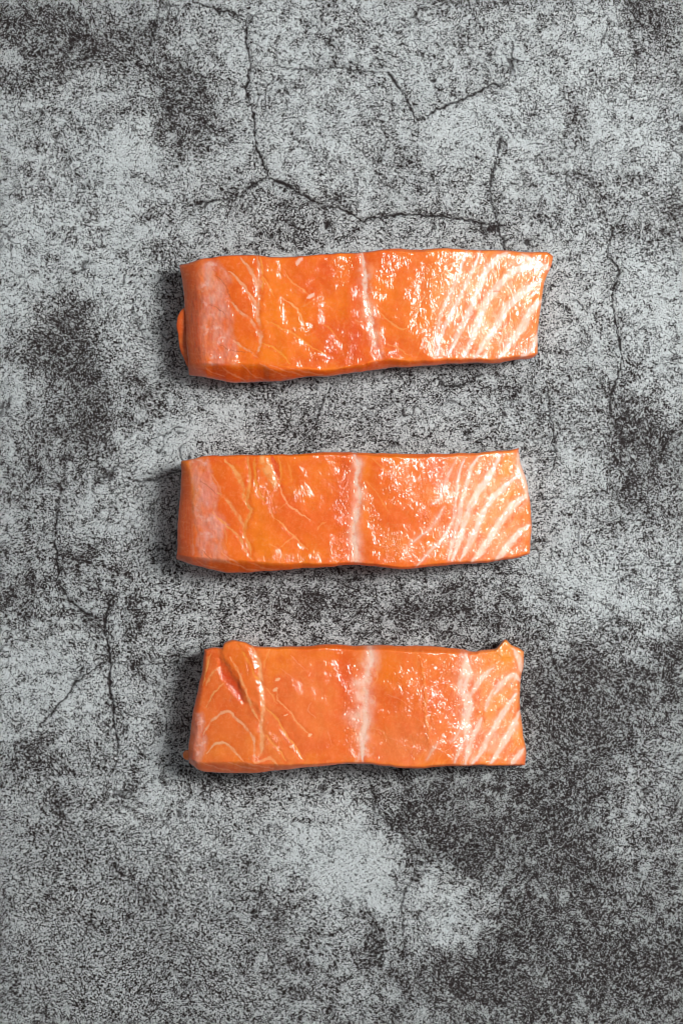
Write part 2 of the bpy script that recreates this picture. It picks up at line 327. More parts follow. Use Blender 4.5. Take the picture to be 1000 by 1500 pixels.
class Fillet:
    def __init__(s, label, top, bottom, left, right, thick, band_b, band_t, band_l, band_r, seed):
        s.seed = seed
        r = bpy.data.objects.new('salmon_fillet', None); scene.collection.objects.link(r)
        s.root = r; r['label'] = label; r['category'] = 'salmon fillet'; r['group'] = 'raw salmon fillets laid in a column'
        cx = np.mean([p[0] for p in top]); cy = (top[0][1] + bottom[0][1]) / 2
        r.location = ((cx - 500) * S, (750 - cy) * S, 0); s.off = np.array(r.location)
        nu, nv = 600, 200
        s.nu, s.nv = nu, nv
        T, B, L, R = catmull(top, nu), catmull(bottom, nu), catmull(left, nv), catmull(right, nv)
        # small unevenness of the knife cut
        for c, k in ((T, 1), (B, 2)): c[1:-1, 1] += (2.2 * fbm(c[:, 0], c[:, 1] * 0, 38, 3, seed + k) + .45 * fbm(c[:, 0], c[:, 1] * 0, 9, 2, seed + k))[1:-1]
        for c, k in ((L, 3), (R, 4)): c[1:-1, 0] += (1.6 * fbm(c[:, 1], c[:, 1] * 0, 30, 3, seed + k))[1:-1]
        B[0], B[-1] = L[-1], R[-1]; T[0], T[-1] = L[0], R[0]
        u = np.linspace(0, 1, nu)[None, :, None]; v = np.linspace(0, 1, nv)[:, None, None]
        P = (1 - v) * T[None] + v * B[None] + (1 - u) * L[:, None] + u * R[:, None] \
            - ((1 - u) * (1 - v) * T[0] + u * (1 - v) * T[-1] + (1 - u) * v * B[0] + u * v * B[-1])
        s.x, s.y = P[..., 0], P[..., 1]
        dt = s.y - s.y[:1]; db = s.y[-1:] - s.y; dl = s.x - s.x[:, :1]; dr = s.x[:, -1:] - s.x
        f = lambda tab, q: np.interp(q, [a for a, b in tab], [b for a, b in tab])
        def fs(tab, q, sg):                              # the same with its corners rounded off
            g = np.arange(150, 1250, 1.0); y = f(tab, g); k = np.exp(-np.linspace(-2.5, 2.5, int(sg * 5) | 1) ** 2); k /= k.sum()
            return np.interp(q, g, np.convolve(np.pad(y, len(k) // 2, mode='edge'), k, mode='valid'))
        th = fs(thick, s.x, 34) * .00086
        s.th = th
        z = th + .0009 * fbm(s.x, s.y, 70, 3, seed + 7) + .00012 * fbm(s.x, s.y, 22, 3, seed + 8)
        # sloping side faces seen from above
        s.side = np.zeros(z.shape)
        s.sidec = np.zeros(z.shape)
        for d, tab, q, stp, cw in ((db, band_b, s.x, 1.35, 1), (dt, band_t, s.x, 1.4, .35), (dl, band_l, s.y, .55, .8), (dr, band_r, s.y, 1.5, .0)):
            wd = fs(tab, q, 8) + 1.6 * fbm(s.x, s.y, 70, 3, seed + 9)
            wd = np.maximum(wd, 1.5)
            t = np.clip(1 - d / wd, 0, 1)
            drop = np.minimum(.62 * th, wd * S * stp)
            soft = np.sqrt(t * t + .018) - math.sqrt(.018) if stp > .6 else t ** 1.7
            z = z - drop * soft
            s.side = np.maximum(s.side, t); s.sidec = np.maximum(s.sidec, cw * sstep(.1, .45, t))
        rim = np.minimum(np.minimum(dt, db), np.minimum(dl, dr))
        z -= .0006 * np.exp(-rim / 2.2)                   # rounded edge all round
        s.z = z
        s.col = np.zeros((nv, nu, 3)); s.crk = np.full(z.shape, .07); s.fat = np.zeros(z.shape)
        s.wx = s.x + 4.5 * fbm(s.x, s.y, 26, 3, seed + 14) + 1.6 * fbm(s.x, s.y, 7, 2, seed + 15)
        s.wy = s.y + 4.5 * fbm(s.x, s.y, 26, 3, seed + 16) + 1.6 * fbm(s.x, s.y, 7, 2, seed + 17)
        s.jx = s.x + 3.4 * fbm(s.x, s.y, 19, 4, seed + 24, .6) + .9 * fbm(s.x, s.y, 5, 2, seed + 25)
        s.jy = s.y + 3.4 * fbm(s.x, s.y, 19, 4, seed + 26, .6) + .9 * fbm(s.x, s.y, 5, 2, seed + 27)
        s.parts = []; s.late = []; s.ragged = []
    def blend(s, m, c):
        m = m[..., None]; s.col = s.col * (1 - m) + base(c) * m
    def ground_colour(s, c, c2, c3):
        s.col[:] = base(c)
        n = fbm(s.x, s.y, 60, 4, s.seed + 31)
        s.blend(sstep(-.05, .4, n) * .9, c2); s.blend(sstep(.0, .4, -n) * .9, c3)
        n = fbm(s.x, s.y, 85, 3, s.seed + 35); s.blend(sstep(.03, .38, n) * .6, AMBER)
        n = fbm(s.x * .6, s.y, 16, 4, s.seed + 33)
        s.blend(sstep(.05, .5, n) * .5, c2); s.blend(sstep(.05, .5, -n) * .45, c3)
    def blob(s, cx, cy, rx, ry, c, a, rot=0):
        q = math.radians(rot); dx, dy = s.wx - cx, s.wy - cy
        e = ((dx * math.cos(q) + dy * math.sin(q)) / rx) ** 2 + ((-dx * math.sin(q) + dy * math.cos(q)) / ry) ** 2
        s.blend(min(1, a * 1.25) * np.exp(-e * 1.1), c)
    def zone(s, poly, c, a, soft=4, mottle=0, part=None, dz=0):
        d = polysd(s.wx, s.wy, poly)
        m = sstep(-soft, soft, d)
        if mottle: m = m * np.clip(1 - mottle * (.5 + 1.3 * fbm(s.x, s.y * .6, 13, 4, s.seed + 41)), 0, 1)
        s.blend(m * a, c); s.z += dz * sstep(-soft, soft, d)
        if part == 'membrane':
            q = sstep(-.05, .45, fbm(s.wx, s.wy * .35, 11, 4, s.seed + 43, .6)); s.blend(sstep(-soft, soft, d) * q * .55, (226, 104, 84))
            q = sstep(.1, .5, fbm(s.wx * .8, s.wy, 17, 4, s.seed + 44, .65)); s.blend(sstep(-soft, soft, d) * q * .6, (246, 206, 196))
            s.z += .00022 * sstep(-soft, soft, d) * fbm(s.x, s.y * .6, 7, 3, s.seed + 45)
        if part: s.parts.append((part, sstep(-soft, soft, d), .5))
        return d
    def stroke(s, pts, wd, c, a=.9, dz=0, part=None, soft=.55, taper=.35, halo=0):
        p = catmull(pts, max(8, len(pts) * 6))
        j = .45 if part == 'fat_stripe' else 1.0
        d, t = polydist(s.x + (s.jx - s.x) * j, s.y + (s.jy - s.y) * j, p, wd * 2.5 + 8)
        if part == 'fat_stripe': wd = wd * 1.2
        hw = wd * .56 * (1 + .75 * fbm(s.x, s.y, 18, 4, s.seed + 51, .6)) * (taper + (1 - taper) * np.clip(np.minimum(t, 1 - t) * 5, 0, 1))
        m = 1 - sstep(hw * (1 - soft), hw * (1 + soft), d)
        if part == 'fat_stripe': m = m * np.clip(.88 + .8 * fbm(s.x + s.y * .5, s.y * .35, 8, 3, s.seed + 53, .6), .3, 1)
        if part == 'fat_seam': m = m * np.clip(.80 + 1.7 * fbm(s.x, s.y, 13, 3, s.seed + 52, .6), .1, 1)
        if halo: s.blend(halo * np.exp(-(d / (hw * 2.6 + 1)) ** 2), c)
        if wd < 12 and c[2] > 60:                        # side shadow along seams painted into the colour; flesh between stripes deeper orange
            off = .55 * np.exp(-((d - hw * 1.9 - .8) / (1.5 + .25 * wd)) ** 2) * (d < 60) * a * np.clip(.4 + 2 * fbm(s.x, s.y, 24, 3, s.seed + 57), 0, 1)
            s.blend(off, (232, 92, 22))
        s.blend(np.clip(m * a * 1.12, 0, 1), c)
        s.z += dz * .27 * np.exp(-(d / (wd * .8 + 1)) ** 2)
        s.crk = s.crk * (1 - .35 * m)
        s.fat = np.maximum(s.fat, m * a)
        if part: s.parts.append((part, m * (d < hw * 1.3), .42))
        return d
    def sparkle(s, cx, cy, rx, ry, a, rot=0):
        q = math.radians(rot); dx, dy = s.wx - cx, s.wy - cy
        e = ((dx * math.cos(q) + dy * math.sin(q)) / rx) ** 2 + ((-dx * math.sin(q) + dy * math.cos(q)) / ry) ** 2
        s.crk = np.maximum(s.crk, a * np.exp(-e))
    def build(s):
        for sx, sw in s.ragged:
            q = np.exp(-((s.wx - np.interp(s.y, [p[1] for p in sx], [p[0] for p in sx])) / sw) ** 2)
            n = fbm(s.x, s.y * .8, 15, 4, s.seed + 95, .65)
            s.blend(q * sstep(.02, .42, n) * .75, (253, 212, 194)); s.blend(q * sstep(.05, .5, -n) * .55, (226, 78, 24))
        # muscle fibres: fine lines leaning with the flakes, stronger towards the belly end
        q = sstep(560, 680, s.x) * .8 + .25
        ax = s.wx * .5 + s.x * .5; ay = s.wy * .5 + s.y * .5
        n = fbm(ax * .92 + ay * .38, (-ax * .38 + ay * .92) * .28, 4.2, 3, s.seed + 91, .6)
        s.blend(sstep(.08, .5, n) * .38 * q * (1 - .6 * s.fat), (228, 84, 20)); s.blend(sstep(.08, .5, -n) * .30 * q, (252, 190, 130))
        s.crk = np.maximum(s.crk, .16 * sstep(.1, .45, fbm(s.x, s.y, 30, 3, s.seed + 92)))
        # side faces: redder, with fine muscle lines running along them
        side = s.sidec
        n = fbm(s.x * .10, s.y * 1.3 - s.x * .16, 5, 3, s.seed + 61)
        s.blend(side * .62, s.sidecol); s.blend(side * sstep(.1, .6, n) * .35, s.sidelight)
        s.crk = s.crk * (1 - .75 * side)
        for a in s.late: s.stroke(*a)
        s.col = np.clip(s.col, 0, .9)
        nu, nv = s.nu, s.nv
        s.crk = np.clip(s.crk, 0, 1) ** 1.1 * (1 - .5 * s.fat) * np.clip(.8 + 1.0 * fbm(s.x, s.y, 16, 3, s.seed + 72), .2, 1.2)
        # crinkled relief in the mesh itself
        n = fbm(s.x + s.y * .5, s.y * .55, 9, 3, s.seed + 71)
        s.z += s.crk * (1 - side) * .00018 * n
        W = world(s.x, s.y, s.z) - s.off
        top = W.reshape(-1, 3)
        idx = np.arange(nu * nv).reshape(nv, nu)
        per = np.concatenate([idx[0, :], idx[1:, -1], idx[-1, -2::-1], idx[-2:0:-1, 0]])
        pc = top[per]
        cen = pc.mean(0)
        nxt = np.roll(pc, -1, 0) - np.roll(pc, 1, 0)
        nrm = np.stack([nxt[:, 1], -nxt[:, 0]], 1)
        # smooth the outward direction so the corners do not cross
        for _ in range(60): nrm = (np.roll(nrm, 1, 0) + nrm + np.roll(nrm, -1, 0)) / 3
        nrm /= np.hypot(nrm[:, 0], nrm[:, 1])[:, None] + 1e-12
        if ((pc[:, :2] - cen[:2]) * nrm).sum(1).mean() < 0: nrm = -nrm
        rings = [(.86, -.0000), (.66, -.0001), (.45, -.0003), (.25, -.0006), (.10, -.0010), (.0, -.0016)]
        co = [top]; cols = [s.col.reshape(-1, 3)]; crk = [s.crk.ravel()]; quads = [grid_quads(nu, nv)]
        prev = per; b = len(top); npn = len(per)
        parc = np.concatenate([[0], np.cumsum(np.hypot(*np.diff(pc[:, :2], axis=0).T))]) / S
        for fz, off in rings:
            q = pc.copy(); q[:, 2] = pc[:, 2] * fz + 0.0000
            q[:, :2] += nrm * (off + .0005 * fbm(parc, parc * 0 + fz * 60, 30, 3, s.seed + 5)[:, None])
            if fz == 0: q[:, 2] = -.0009
            co.append(q)
            streak = sstep(.0, .6, fbm(parc * .06 + fz * 6, parc * 0 + fz * 60, 8, 3, s.seed + 62))[:, None]
            cols.append(np.clip(cols[0][per] * .6 + base(s.sidecol) * .4, 0, .9) * (1 - .35 * streak) + base(s.sidelight) * .35 * streak)
            crk.append(np.full(npn, .06))
            cur = b + np.arange(npn); b += npn
            quads.append(np.stack([prev, np.roll(prev, -1), np.roll(cur, -1), cur], -1)); prev = cur
        o = mesh_from('flesh', np.vstack(co), np.vstack(quads), {'col': np.vstack(cols), 'crinkle': np.concatenate(crk), 'fat': np.zeros(b)}, MF, s.root, [prev[::-1]])
        s.flesh = o
        # pieces of fat lying proud of the flesh, each a closed body of its own
        G = np.gradient(W, axis=1), np.gradient(W, axis=0)
        N = np.cross(G[0], -G[1]); N /= np.linalg.norm(N, axis=-1)[..., None] + 1e-12
        N[N[..., 2] < 0] *= -1
        edge = np.zeros(s.z.shape, bool); edge[2:-2, 2:-2] = True
        for name, m, cut in s.parts:
            sel = (m > cut) & edge
            if name.startswith('fat'): sel &= s.side < .35
            fs = sel[:-1, :-1] & sel[1:, :-1] & sel[1:, 1:] & sel[:-1, 1:]
            if fs.sum() < 12: continue
            qd = grid_quads(nu, nv)[fs.ravel()]
            lift = ((.00001 + .00003 * sstep(cut, 1, m)) * (1 if name.startswith('fat') else 1.6)).reshape(-1)
            used, inv = np.unique(qd, return_inverse=True); qd = inv.reshape(-1, 4); n0 = len(used)
            tc = top[used] + N.reshape(-1, 3)[used] * lift[used][:, None]
            bc = top[used] - N.reshape(-1, 3)[used] * .0024
            e = np.concatenate([qd[:, [0, 1]], qd[:, [1, 2]], qd[:, [2, 3]], qd[:, [3, 0]]])
            key = e[:, 0].astype(np.int64) * n0 + e[:, 1]; rk = e[:, 1].astype(np.int64) * n0 + e[:, 0]
            be = e[~np.isin(key, rk)]
            # walls and underside have vertices of their own, so the upper face stays smooth to its rim
            walls = np.stack([be[:, 1] + 2 * n0, be[:, 0] + 2 * n0, be[:, 0] + 3 * n0, be[:, 1] + 3 * n0], -1)
            allco = np.vstack([tc, bc, tc, bc]); allq = np.vstack([qd, qd[:, ::-1] + n0, walls])
            keep, inv = np.unique(allq, return_inverse=True)
            ids = np.concatenate([used] * 4)[keep]
            mesh_from(name, allco[keep], inv.reshape(-1, 4), {'col': s.col.reshape(-1, 3)[ids], 'crinkle': s.crk.ravel()[ids], 'fat': s.fat.ravel()[ids]}, MF, s.root)
    def lump(s, name, spine, radii, z0, z1, flat, c, c2, crk=.15, nseg=40, nr=28, label=None):
        """a soft tag of flesh: rounded body swept along a curve given in reference units"""
        sp = catmull(spine, nseg); t = np.linspace(0, 1, nseg)
        r = np.interp(t, np.linspace(0, 1, len(radii)), radii) * np.sqrt(np.clip(1 - (2 * t - 1) ** 8, 0, 1)) + .02
        d = np.gradient(sp, axis=0); d /= np.hypot(d[:, 0], d[:, 1])[:, None]; nn = np.stack([-d[:, 1], d[:, 0]], 1)
        a = np.linspace(0, 2 * math.pi, nr, endpoint=False)
        A, Tt = np.meshgrid(a, t)
        rr = r[:, None] * (1 + .20 * fbm(np.cos(A) * 2 + Tt * 9, np.sin(A) * 2 + Tt * 6, 2, 3, s.seed + 81))
        px = sp[:, :1] + nn[:, :1] * np.cos(A) * rr; py = sp[:, 1:] + nn[:, 1:] * np.cos(A) * rr
        z = (z0 + (z1 - z0) * Tt) * .00086 + np.sin(A) * rr * S * flat
        W = (world(px, py, z) - s.off).reshape(-1, 3)
        i = np.arange(nseg * nr).reshape(nseg, nr)
        q = np.stack([i[:-1], np.roll(i[:-1], -1, 1), np.roll(i[1:], -1, 1), i[1:]], -1).reshape(-1, 4)
        m = sstep(-.2, .6, fbm(px, py, 9, 3, s.seed + 82)).reshape(-1, 1) * .7
        col = base(c) * (1 - m) + base(c2) * m
        o = mesh_from(name, W, q, {'col': col, 'crinkle': np.full(len(W), crk), 'fat': np.zeros(len(W))}, MF, s.root, [i[0], i[-1][::-1]])
        if label: o['label'] = label
        return o

CREAM = (255, 220, 204); PINKW = (248, 190, 160); PALE = (250, 176, 134); SILVER = (228, 160, 142)
DEEP = (222, 72, 22); AMBER = (250, 138, 20); ROSE = (215, 102, 78)

# ---- topmost fillet
L1 = zc(240, 340, .3); R1 = zc(520, 340, .3)
F = Fillet('topmost and widest salmon fillet, with a curled flap on its left end',
    [(263,389),(280,384),(300,378),(345,374),(372,373),(396,376),(440,375),(470,373),(500,370),(530,369),(575,364),(600,366),(650,364),(700,366),(740,367),(780,370),(800,370),(810,376)],
    [(277,549),(300,553),(330,558),(352,560),(400,558),(440,553),(470,551),(540,543),(565,539),(600,537),(690,531),(730,531),(760,526),(780,523),(787,518)],
    [(263,389),(267,410),(270,440),(272,465),(273,500),(276,530),(277,549)],
    [(810,376),(806,392),(797,412),(793,440),(788,470),(787,500),(787,518)],
    [(260,21),(300,25),(380,25),(480,23.5),(520,22.5),(545,22.8),(600,22),(660,20.2),(720,18.3),(810,14.8)],
    [(263,14),(300,22),(345,29),(380,27),(400,18),(470,9),(540,12),(560,14),(600,9),(690,6),(740,7),(790,3)],
    [(263,2),(560,2),(580,5),(640,4),(660,2),(810,3)],
    [(370,34),(400,30),(460,30),(520,28),(560,26)], [(370,6),(400,4),(520,4)], 101)
F.ground_colour((238,104,34), (246,122,30), (226,84,30))
F.sidecol = (216,74,50); F.sidelight = (242,136,104)
F.blob(410,470,40,60,AMBER,.5); F.blob(400,400,22,25,AMBER,.6); F.blob(398,520,30,16,AMBER,.6); F.blob(520,440,14,80,(228,84,22),.55); F.blob(500,420,14,60,AMBER,.35)
F.blob(440,500,60,30,(244,118,36),.4); F.blob(520,500,14,30,DEEP,.6); F.blob(600,420,60,50,(238,100,40),.4); F.blob(705,440,100,90,(249,156,86),.75); F.blob(770,430,40,70,(248,150,70),.5)
F.blob(470,400,60,20,(232,96,32),.4); F.blob(355,450,20,30,(232,98,50),.7); F.blob(350,395,18,14,(238,112,40),.7); F.blob(360,485,16,12,(238,104,42),.6)
F.zone(L1((190,130),(260,140),(310,190),(330,230),(300,270),(320,330),(345,400),(340,470),(355,560),(365,645),(180,650),(150,560),(130,400),(150,260)), SILVER,.78,5,.75,'membrane')
F.zone(L1((200,140),(240,150),(270,260),(300,380),(280,430),(230,380),(205,280)), (238,184,168),.6,5,.6)
F.zone(L1((150,320),(190,380),(210,480),(230,560),(190,620),(150,560),(130,420)), (226,108,90),.5,7,.4)
F.blob(560,440,24,60,AMBER,.35); F.blob(640,480,30,24,AMBER,.4)
F.zone([(255,380),(300,376),(297,420),(290,460),(296,510),(300,560),(260,560)], (240,120,84),.7,4,.3)
F.blob(274,384,12,8,(240,120,50),.8)
for q in range(6): F.stroke(L1((110+q*13,230+q*10),(120+q*14,420),(150+q*13,640)),1.4,(232,140,115),.4,soft=.9)
F.stroke(L1((455,115),(468,200),(462,330),(458,400),(472,480),(468,560),(440,600)),4.6,PALE,.85,-.0006,'fat_seam')
F.stroke(L1((470,110),(480,200),(478,300)),2.5,(250,170,90),.5,0)
F.stroke(L1((375,120),(430,200),(455,262),(462,330)),4.0,PALE,.8,-.0004,'fat_seam')
F.stroke(L1((318,188),(390,262),(440,340),(462,400)),3.6,PALE,.8,-.0004,'fat_seam')
F.stroke(L1((320,330),(370,390),(430,440),(468,505)),3.4,PALE,.75,-.0004,'fat_seam')
F.stroke(L1((340,530),(400,570),(455,605)),3.4,PALE,.75,-.0004,'fat_seam')
F.stroke(L1((250,215),(300,255),(330,330)),1.2,(170,80,70),.5,0); F.stroke(L1((220,350),(290,390),(300,420)),1.0,(150,70,70),.5,0); F.stroke(L1((270,550),(330,575),(430,590)),1.0,(160,60,50),.5,0)
F.stroke(L1((480,215),(505,250),(530,290),(545,320)),2.0,(250,150,80),.7,-.0002); F.stroke(L1((590,185),(620,240),(680,280),(715,310)),2.0,(248,150,95),.75,-.0002)
F.stroke(L1((700,320),(720,310),(730,300)),5,CREAM,.8,.0002); F.stroke(L1((650,160),(660,140),(672,125)),5,CREAM,.7,.0002)
F.stroke(L1((580,325),(650,375),(680,440),(690,485),(730,465)),2.2,(250,168,110),.8,-.0002); F.stroke(L1((500,430),(560,460),(640,500),(720,560),(800,600)),2.2,(250,152,80),.7,-.0002)
F.stroke(L1((670,370),(720,340),(760,310)),1.8,(248,150,95),.45); F.stroke(L1((480,540),(560,580),(620,640)),2.0,(250,160,80),.6,-.0002)
F.stroke(L1((760,440),(820,480),(860,540)),1.6,(248,150,85),.45)
F.stroke(L1((470,638),(600,655),(760,668),(900,660),(1000,655))+R1((60,640),(130,625),(300,615)),2.2,(250,130,44),.7,.0002)
F.stroke(R1((35,98),(50,200),(45,262),(70,370),(80,440),(95,530),(125,615)),4.6,CREAM,.95,-.0007,'fat_seam',halo=.35)
F.blob(543,395,6,7,(246,160,120),.6); F.blob(537,458,9,14,(244,170,135),.6); F.blob(552,490,7,10,(246,160,120),.5); F.blob(527,432,8,5,(244,160,125),.5)
F.stroke(R1((130,140),(170,170),(210,190)),1.8,(248,160,105),.5); F.stroke(R1((95,370),(150,420),(200,460),(240,475),(285,440),(320,350),(350,290)),2.4,(249,160,100),.6,-.0002)
F.stroke(R1((60,460),(0,430)),2,(246,160,120),.4); F.stroke(R1((140,540),(200,560),(260,600)),1.8,(248,160,100),.5)
ST1 = [(R1((545,95),(510,190),(470,290),(430,370),(400,470),(395,590)),3.2,.55),
 (R1((608,92),(575,180),(535,260),(505,330),(450,430),(415,520),(400,600)),4.0,.8),
 (R1((740,100),(685,130),(640,190),(600,280),(570,360),(530,440),(485,540),(455,595)),6.2,.95),
 (R1((940,180),(870,168),(810,172),(755,205),(700,262),(650,325),(610,412),(570,520),(530,605)),7.2,.95),
 (R1((905,240),(850,268),(790,320),(735,380),(690,452),(640,530),(580,615)),7.0,.95),
 (R1((912,330),(855,385),(820,460),(765,535),(700,615)),6.6,.9),
 (R1((895,490),(862,565),(808,612)),5,.85), (R1((815,108),(880,148),(955,182)),4.6,.9)]
for p, wd, a in ST1: F.stroke(p, wd, CREAM, a, .00015, 'fat_stripe', soft=.5, halo=.25)
F.stroke(R1((660,290),(700,290),(740,300)),1.8,(240,110,60),.5)
for a in [(640,410,16,34,1,25),(650,450,16,44,1,25),(622,395,8,24,.8,20),(610,455,9,26,.9,10),(690,400,26,50,.95,25),(720,450,36,60,1,25),(765,480,26,50,1,25),(750,410,40,30,.8,25),(700,505,60,20,.9,0),(590,380,18,8,.7,-20),(568,400,12,14,.55,0),
          (513,385,6,22,.8,0),(512,520,10,18,.95,0),(486,505,8,16,.8,0),(470,460,7,14,.8,0),(447,478,8,12,.85,0),(460,524,8,8,.8,0),(545,500,10,22,.5,0),(595,430,8,10,.6,0),(660,380,20,16,.6,0),(545,470,6,30,.5,0),(560,520,30,8,.5,0),(334,400,3,6,.7,0),(342,490,3,16,.5,0)]:
    F.sparkle(a[0], a[1], a[2] * .85, a[3] * .85, a[4] * .76, a[5])
for p in (L1((470,640),(530,675),(600,705)),L1((520,650),(590,675),(680,700)),L1((380,650),(440,700),(500,725)),L1((280,655),(340,700),(400,728)),L1((200,660),(250,690),(300,705)),L1((620,665),(700,685),(780,695))): F.late.append((p,1.8,(244,140,104),.6))
F.ragged.append(([(530,370),(535,400),(541,451),(548,499),(557,523)],8))
F.build()
F.lump('flesh_flap', [(278,448),(270,460),(268,475),(271,492),(275,509),(281,528),(285,547)], [4,8.5,9.5,10,10.5,9.5,7], 15.5, 13, .35, (220,92,44), (240,132,80), .2, label='thin curled orange flap hanging off the cut end')

# ---- middle fillet
L2 = zc(240, 640, .28); R2 = zc(500, 640, .3)
F = Fillet('middle salmon fillet, straight edged without flap, broad silvery membrane on its left end',
    [(265.5,676),(280,673),(304,668),(330,667),(360,666.5),(400,666),(436,665),(470,663),(492,662),(518,663),(560,664),(590,664.6),(640,664.5),(668,664),(700,663),(728,661),(745,659),(759,656)],
    [(259,818),(282,827),(300,832),(318,836),(352,839),(397,836),(436,833),(480,831),(500,828),(530,828),(560,831),(596,834),(632,830),(660,827),(692,825.5),(720,823),(740,820),(758,817),(775,811)],
    [(265.5,676),(265.5,696),(264,724),(261.5,752),(260,780),(259,818)],
    [(759,656),(761,676),(769,700),(775,730),(777.5,760),(777,790),(775,811)],
    [(255,22),(300,25.5),(370,25.5),(460,24.5),(520,23),(545,23.5),(600,22.5),(660,19.5),(720,15.5),(780,10)],
    [(259,8),(282,12),(318,19),(352,20),(390,14),(430,9),(500,5),(570,4),(640,5),(700,4),(775,3)],
    [(259,2),(300,2),(500,4),(560,6),(640,5),(700,4),(760,2)],
    [(670,8),(700,18),(740,24),(780,28),(820,30)], [(656,3),(800,4)], 202)
F.ground_colour((240,110,46), (244,124,48), (232,94,46))
F.sidecol = (218,80,50); F.sidelight = (244,138,104)
F.blob(385,790,40,40,AMBER,.7); F.blob(375,750,16,30,AMBER,.55); F.blob(400,700,20,30,(246,130,36),.5); F.blob(440,690,40,20,(238,104,44),.5); F.blob(450,760,60,40,(240,104,52),.6)
F.blob(505,760,14,60,(234,92,34),.5); F.blob(506,700,12,30,(228,84,36),.6); F.blob(535,690,12,14,AMBER,.6); F.blob(535,760,10,30,AMBER,.5); F.blob(535,805,20,16,(240,110,30),.5)
F.blob(590,740,50,60,(242,112,62),.6); F.blob(600,800,50,20,(244,132,76),.6); F.blob(640,700,30,20,(236,96,48),.4); F.blob(720,740,64,80,(249,156,92),.75); F.blob(740,680,14,20,(250,150,50),.8); F.blob(750,725,20,16,(250,150,60),.6)
F.blob(330,710,24,26,(238,106,42),.8); F.blob(330,755,22,26,(238,100,50),.6); F.blob(345,790,20,24,(240,108,46),.7); F.blob(475,690,20,24,(246,130,50),.4)
F.zone(L2((150,120),(230,110),(250,200),(270,270),(290,300),(275,380),(330,460),(305,540),(345,655),(170,655),(175,500),(145,380),(150,260),(120,180)), SILVER,.8,5,.7,'membrane')
F.zone(L2((200,420),(260,400),(320,460),(290,520),(230,540),(190,500)), (240,180,168),.5,6,.5)
F.zone(L2((160,170),(230,190),(280,300),(250,370),(180,330)), (236,150,140),.45,6,.5)
F.zone(L2((60,190),(130,200),(150,300),(145,430),(165,500),(150,560),(180,660),(50,660)), (236,112,80),.8,3,.25)
F.blob(268,679,7,6,(244,150,70),.9)
for q in range(5): F.stroke(L2((95+q*12,260+q*10),(90+q*15,430),(90+q*16,610)),1.2,(230,134,108),.4,soft=.9)
F.stroke(L2((150,560),(150,620)),5,(240,150,120),.6)
F.stroke(L2((320,120),(380,190),(412,260),(422,320),(452,385)),4.6,(250,166,104),.85,-.0004,'fat_seam')
F.stroke(L2((285,290),(340,340),(380,400),(412,455),(410,485)),4.6,(250,166,110),.8,-.0004,'fat_seam')
F.stroke(L2((438,100),(448,200),(442,290),(438,350),(455,390),(430,450),(425,500),(450,580),(462,650)),4.4,(248,152,92),.8,-.0006,'fat_seam')
F.stroke(L2((250,390),(340,470),(400,530),(430,600),(470,655)),3.2,(248,156,100),.75,-.0003,'fat_seam')
F.stroke(L2((300,600),(350,640),(400,665)),2.2,(245,150,110),.7,0); F.stroke(L2((250,195),(285,250),(300,300)),2.0,(244,150,110),.5)
F.stroke(L2((320,470),(330,560)),1.8,(244,150,100),.5)
F.stroke(L2((190,225),(280,300)),1.0,(170,80,66),.5); F.stroke(L2((205,590),(250,640)),1.0,(150,70,60),.5)
F.stroke(L2((480,100),(474,200),(498,290),(530,335)),3.4,(250,152,70),.75,-.0003,'fat_seam')
F.stroke(L2((520,95),(545,170),(585,255)),11,(248,172,110),.75,.0002,'fat_seam',soft=.5,taper=.7)
F.stroke(L2((565,100),(590,160),(603,215)),7,(222,78,18),.85,-.0006,taper=.4)
F.stroke(L2((595,95),(612,160),(606,250)),2.4,(250,150,80),.7)
F.stroke(L2((600,250),(640,340),(700,390),(765,432)),2.2,(249,164,112),.8,-.0002); F.stroke(L2((585,425),(640,480),(680,520),(750,592)),2.3,(249,158,98),.8,-.0002)
F.stroke(L2((600,580),(650,545),(690,510)),1.8,(249,158,98),.6); F.stroke(L2((560,375),(580,430)),1.8,(249,170,110),.6); F.stroke(L2((600,380),(660,330)),1.2,(249,158,98),.4)
F.stroke(L2((650,130),(662,180),(670,240)),1.8,(248,146,80),.6); F.stroke(L2((545,560),(600,590),(650,660)),1.8,(249,158,98),.6); F.stroke(L2((800,490),(820,460),(850,445)),1.6,(249,158,98),.5)
F.stroke(L2((460,650),(560,670),(700,678),(860,672)),2.0,(250,136,54),.6,.0002)
F.stroke(R2((62,88),(82,130),(70,220),(88,280),(72,380),(60,470),(72,560),(72,610)),5.2,CREAM,.92,-.0007,'fat_seam',halo=.4)
F.blob(524,680,7,8,(253,210,192),.8); F.blob(526,723,7,6,(253,210,192),.9); F.blob(520,752,5,16,(253,210,192),.7); F.blob(519,790,8,18,(253,210,192),.7); F.blob(523,818,10,6,(246,170,140),.7)
F.stroke(R2((150,100),(200,150),(230,190)),1.8,(248,152,90),.5); F.stroke(R2((100,200),(160,260),(240,380)),1.8,(248,152,90),.4); F.stroke(R2((310,120),(320,180)),1.4,(248,152,90),.3)
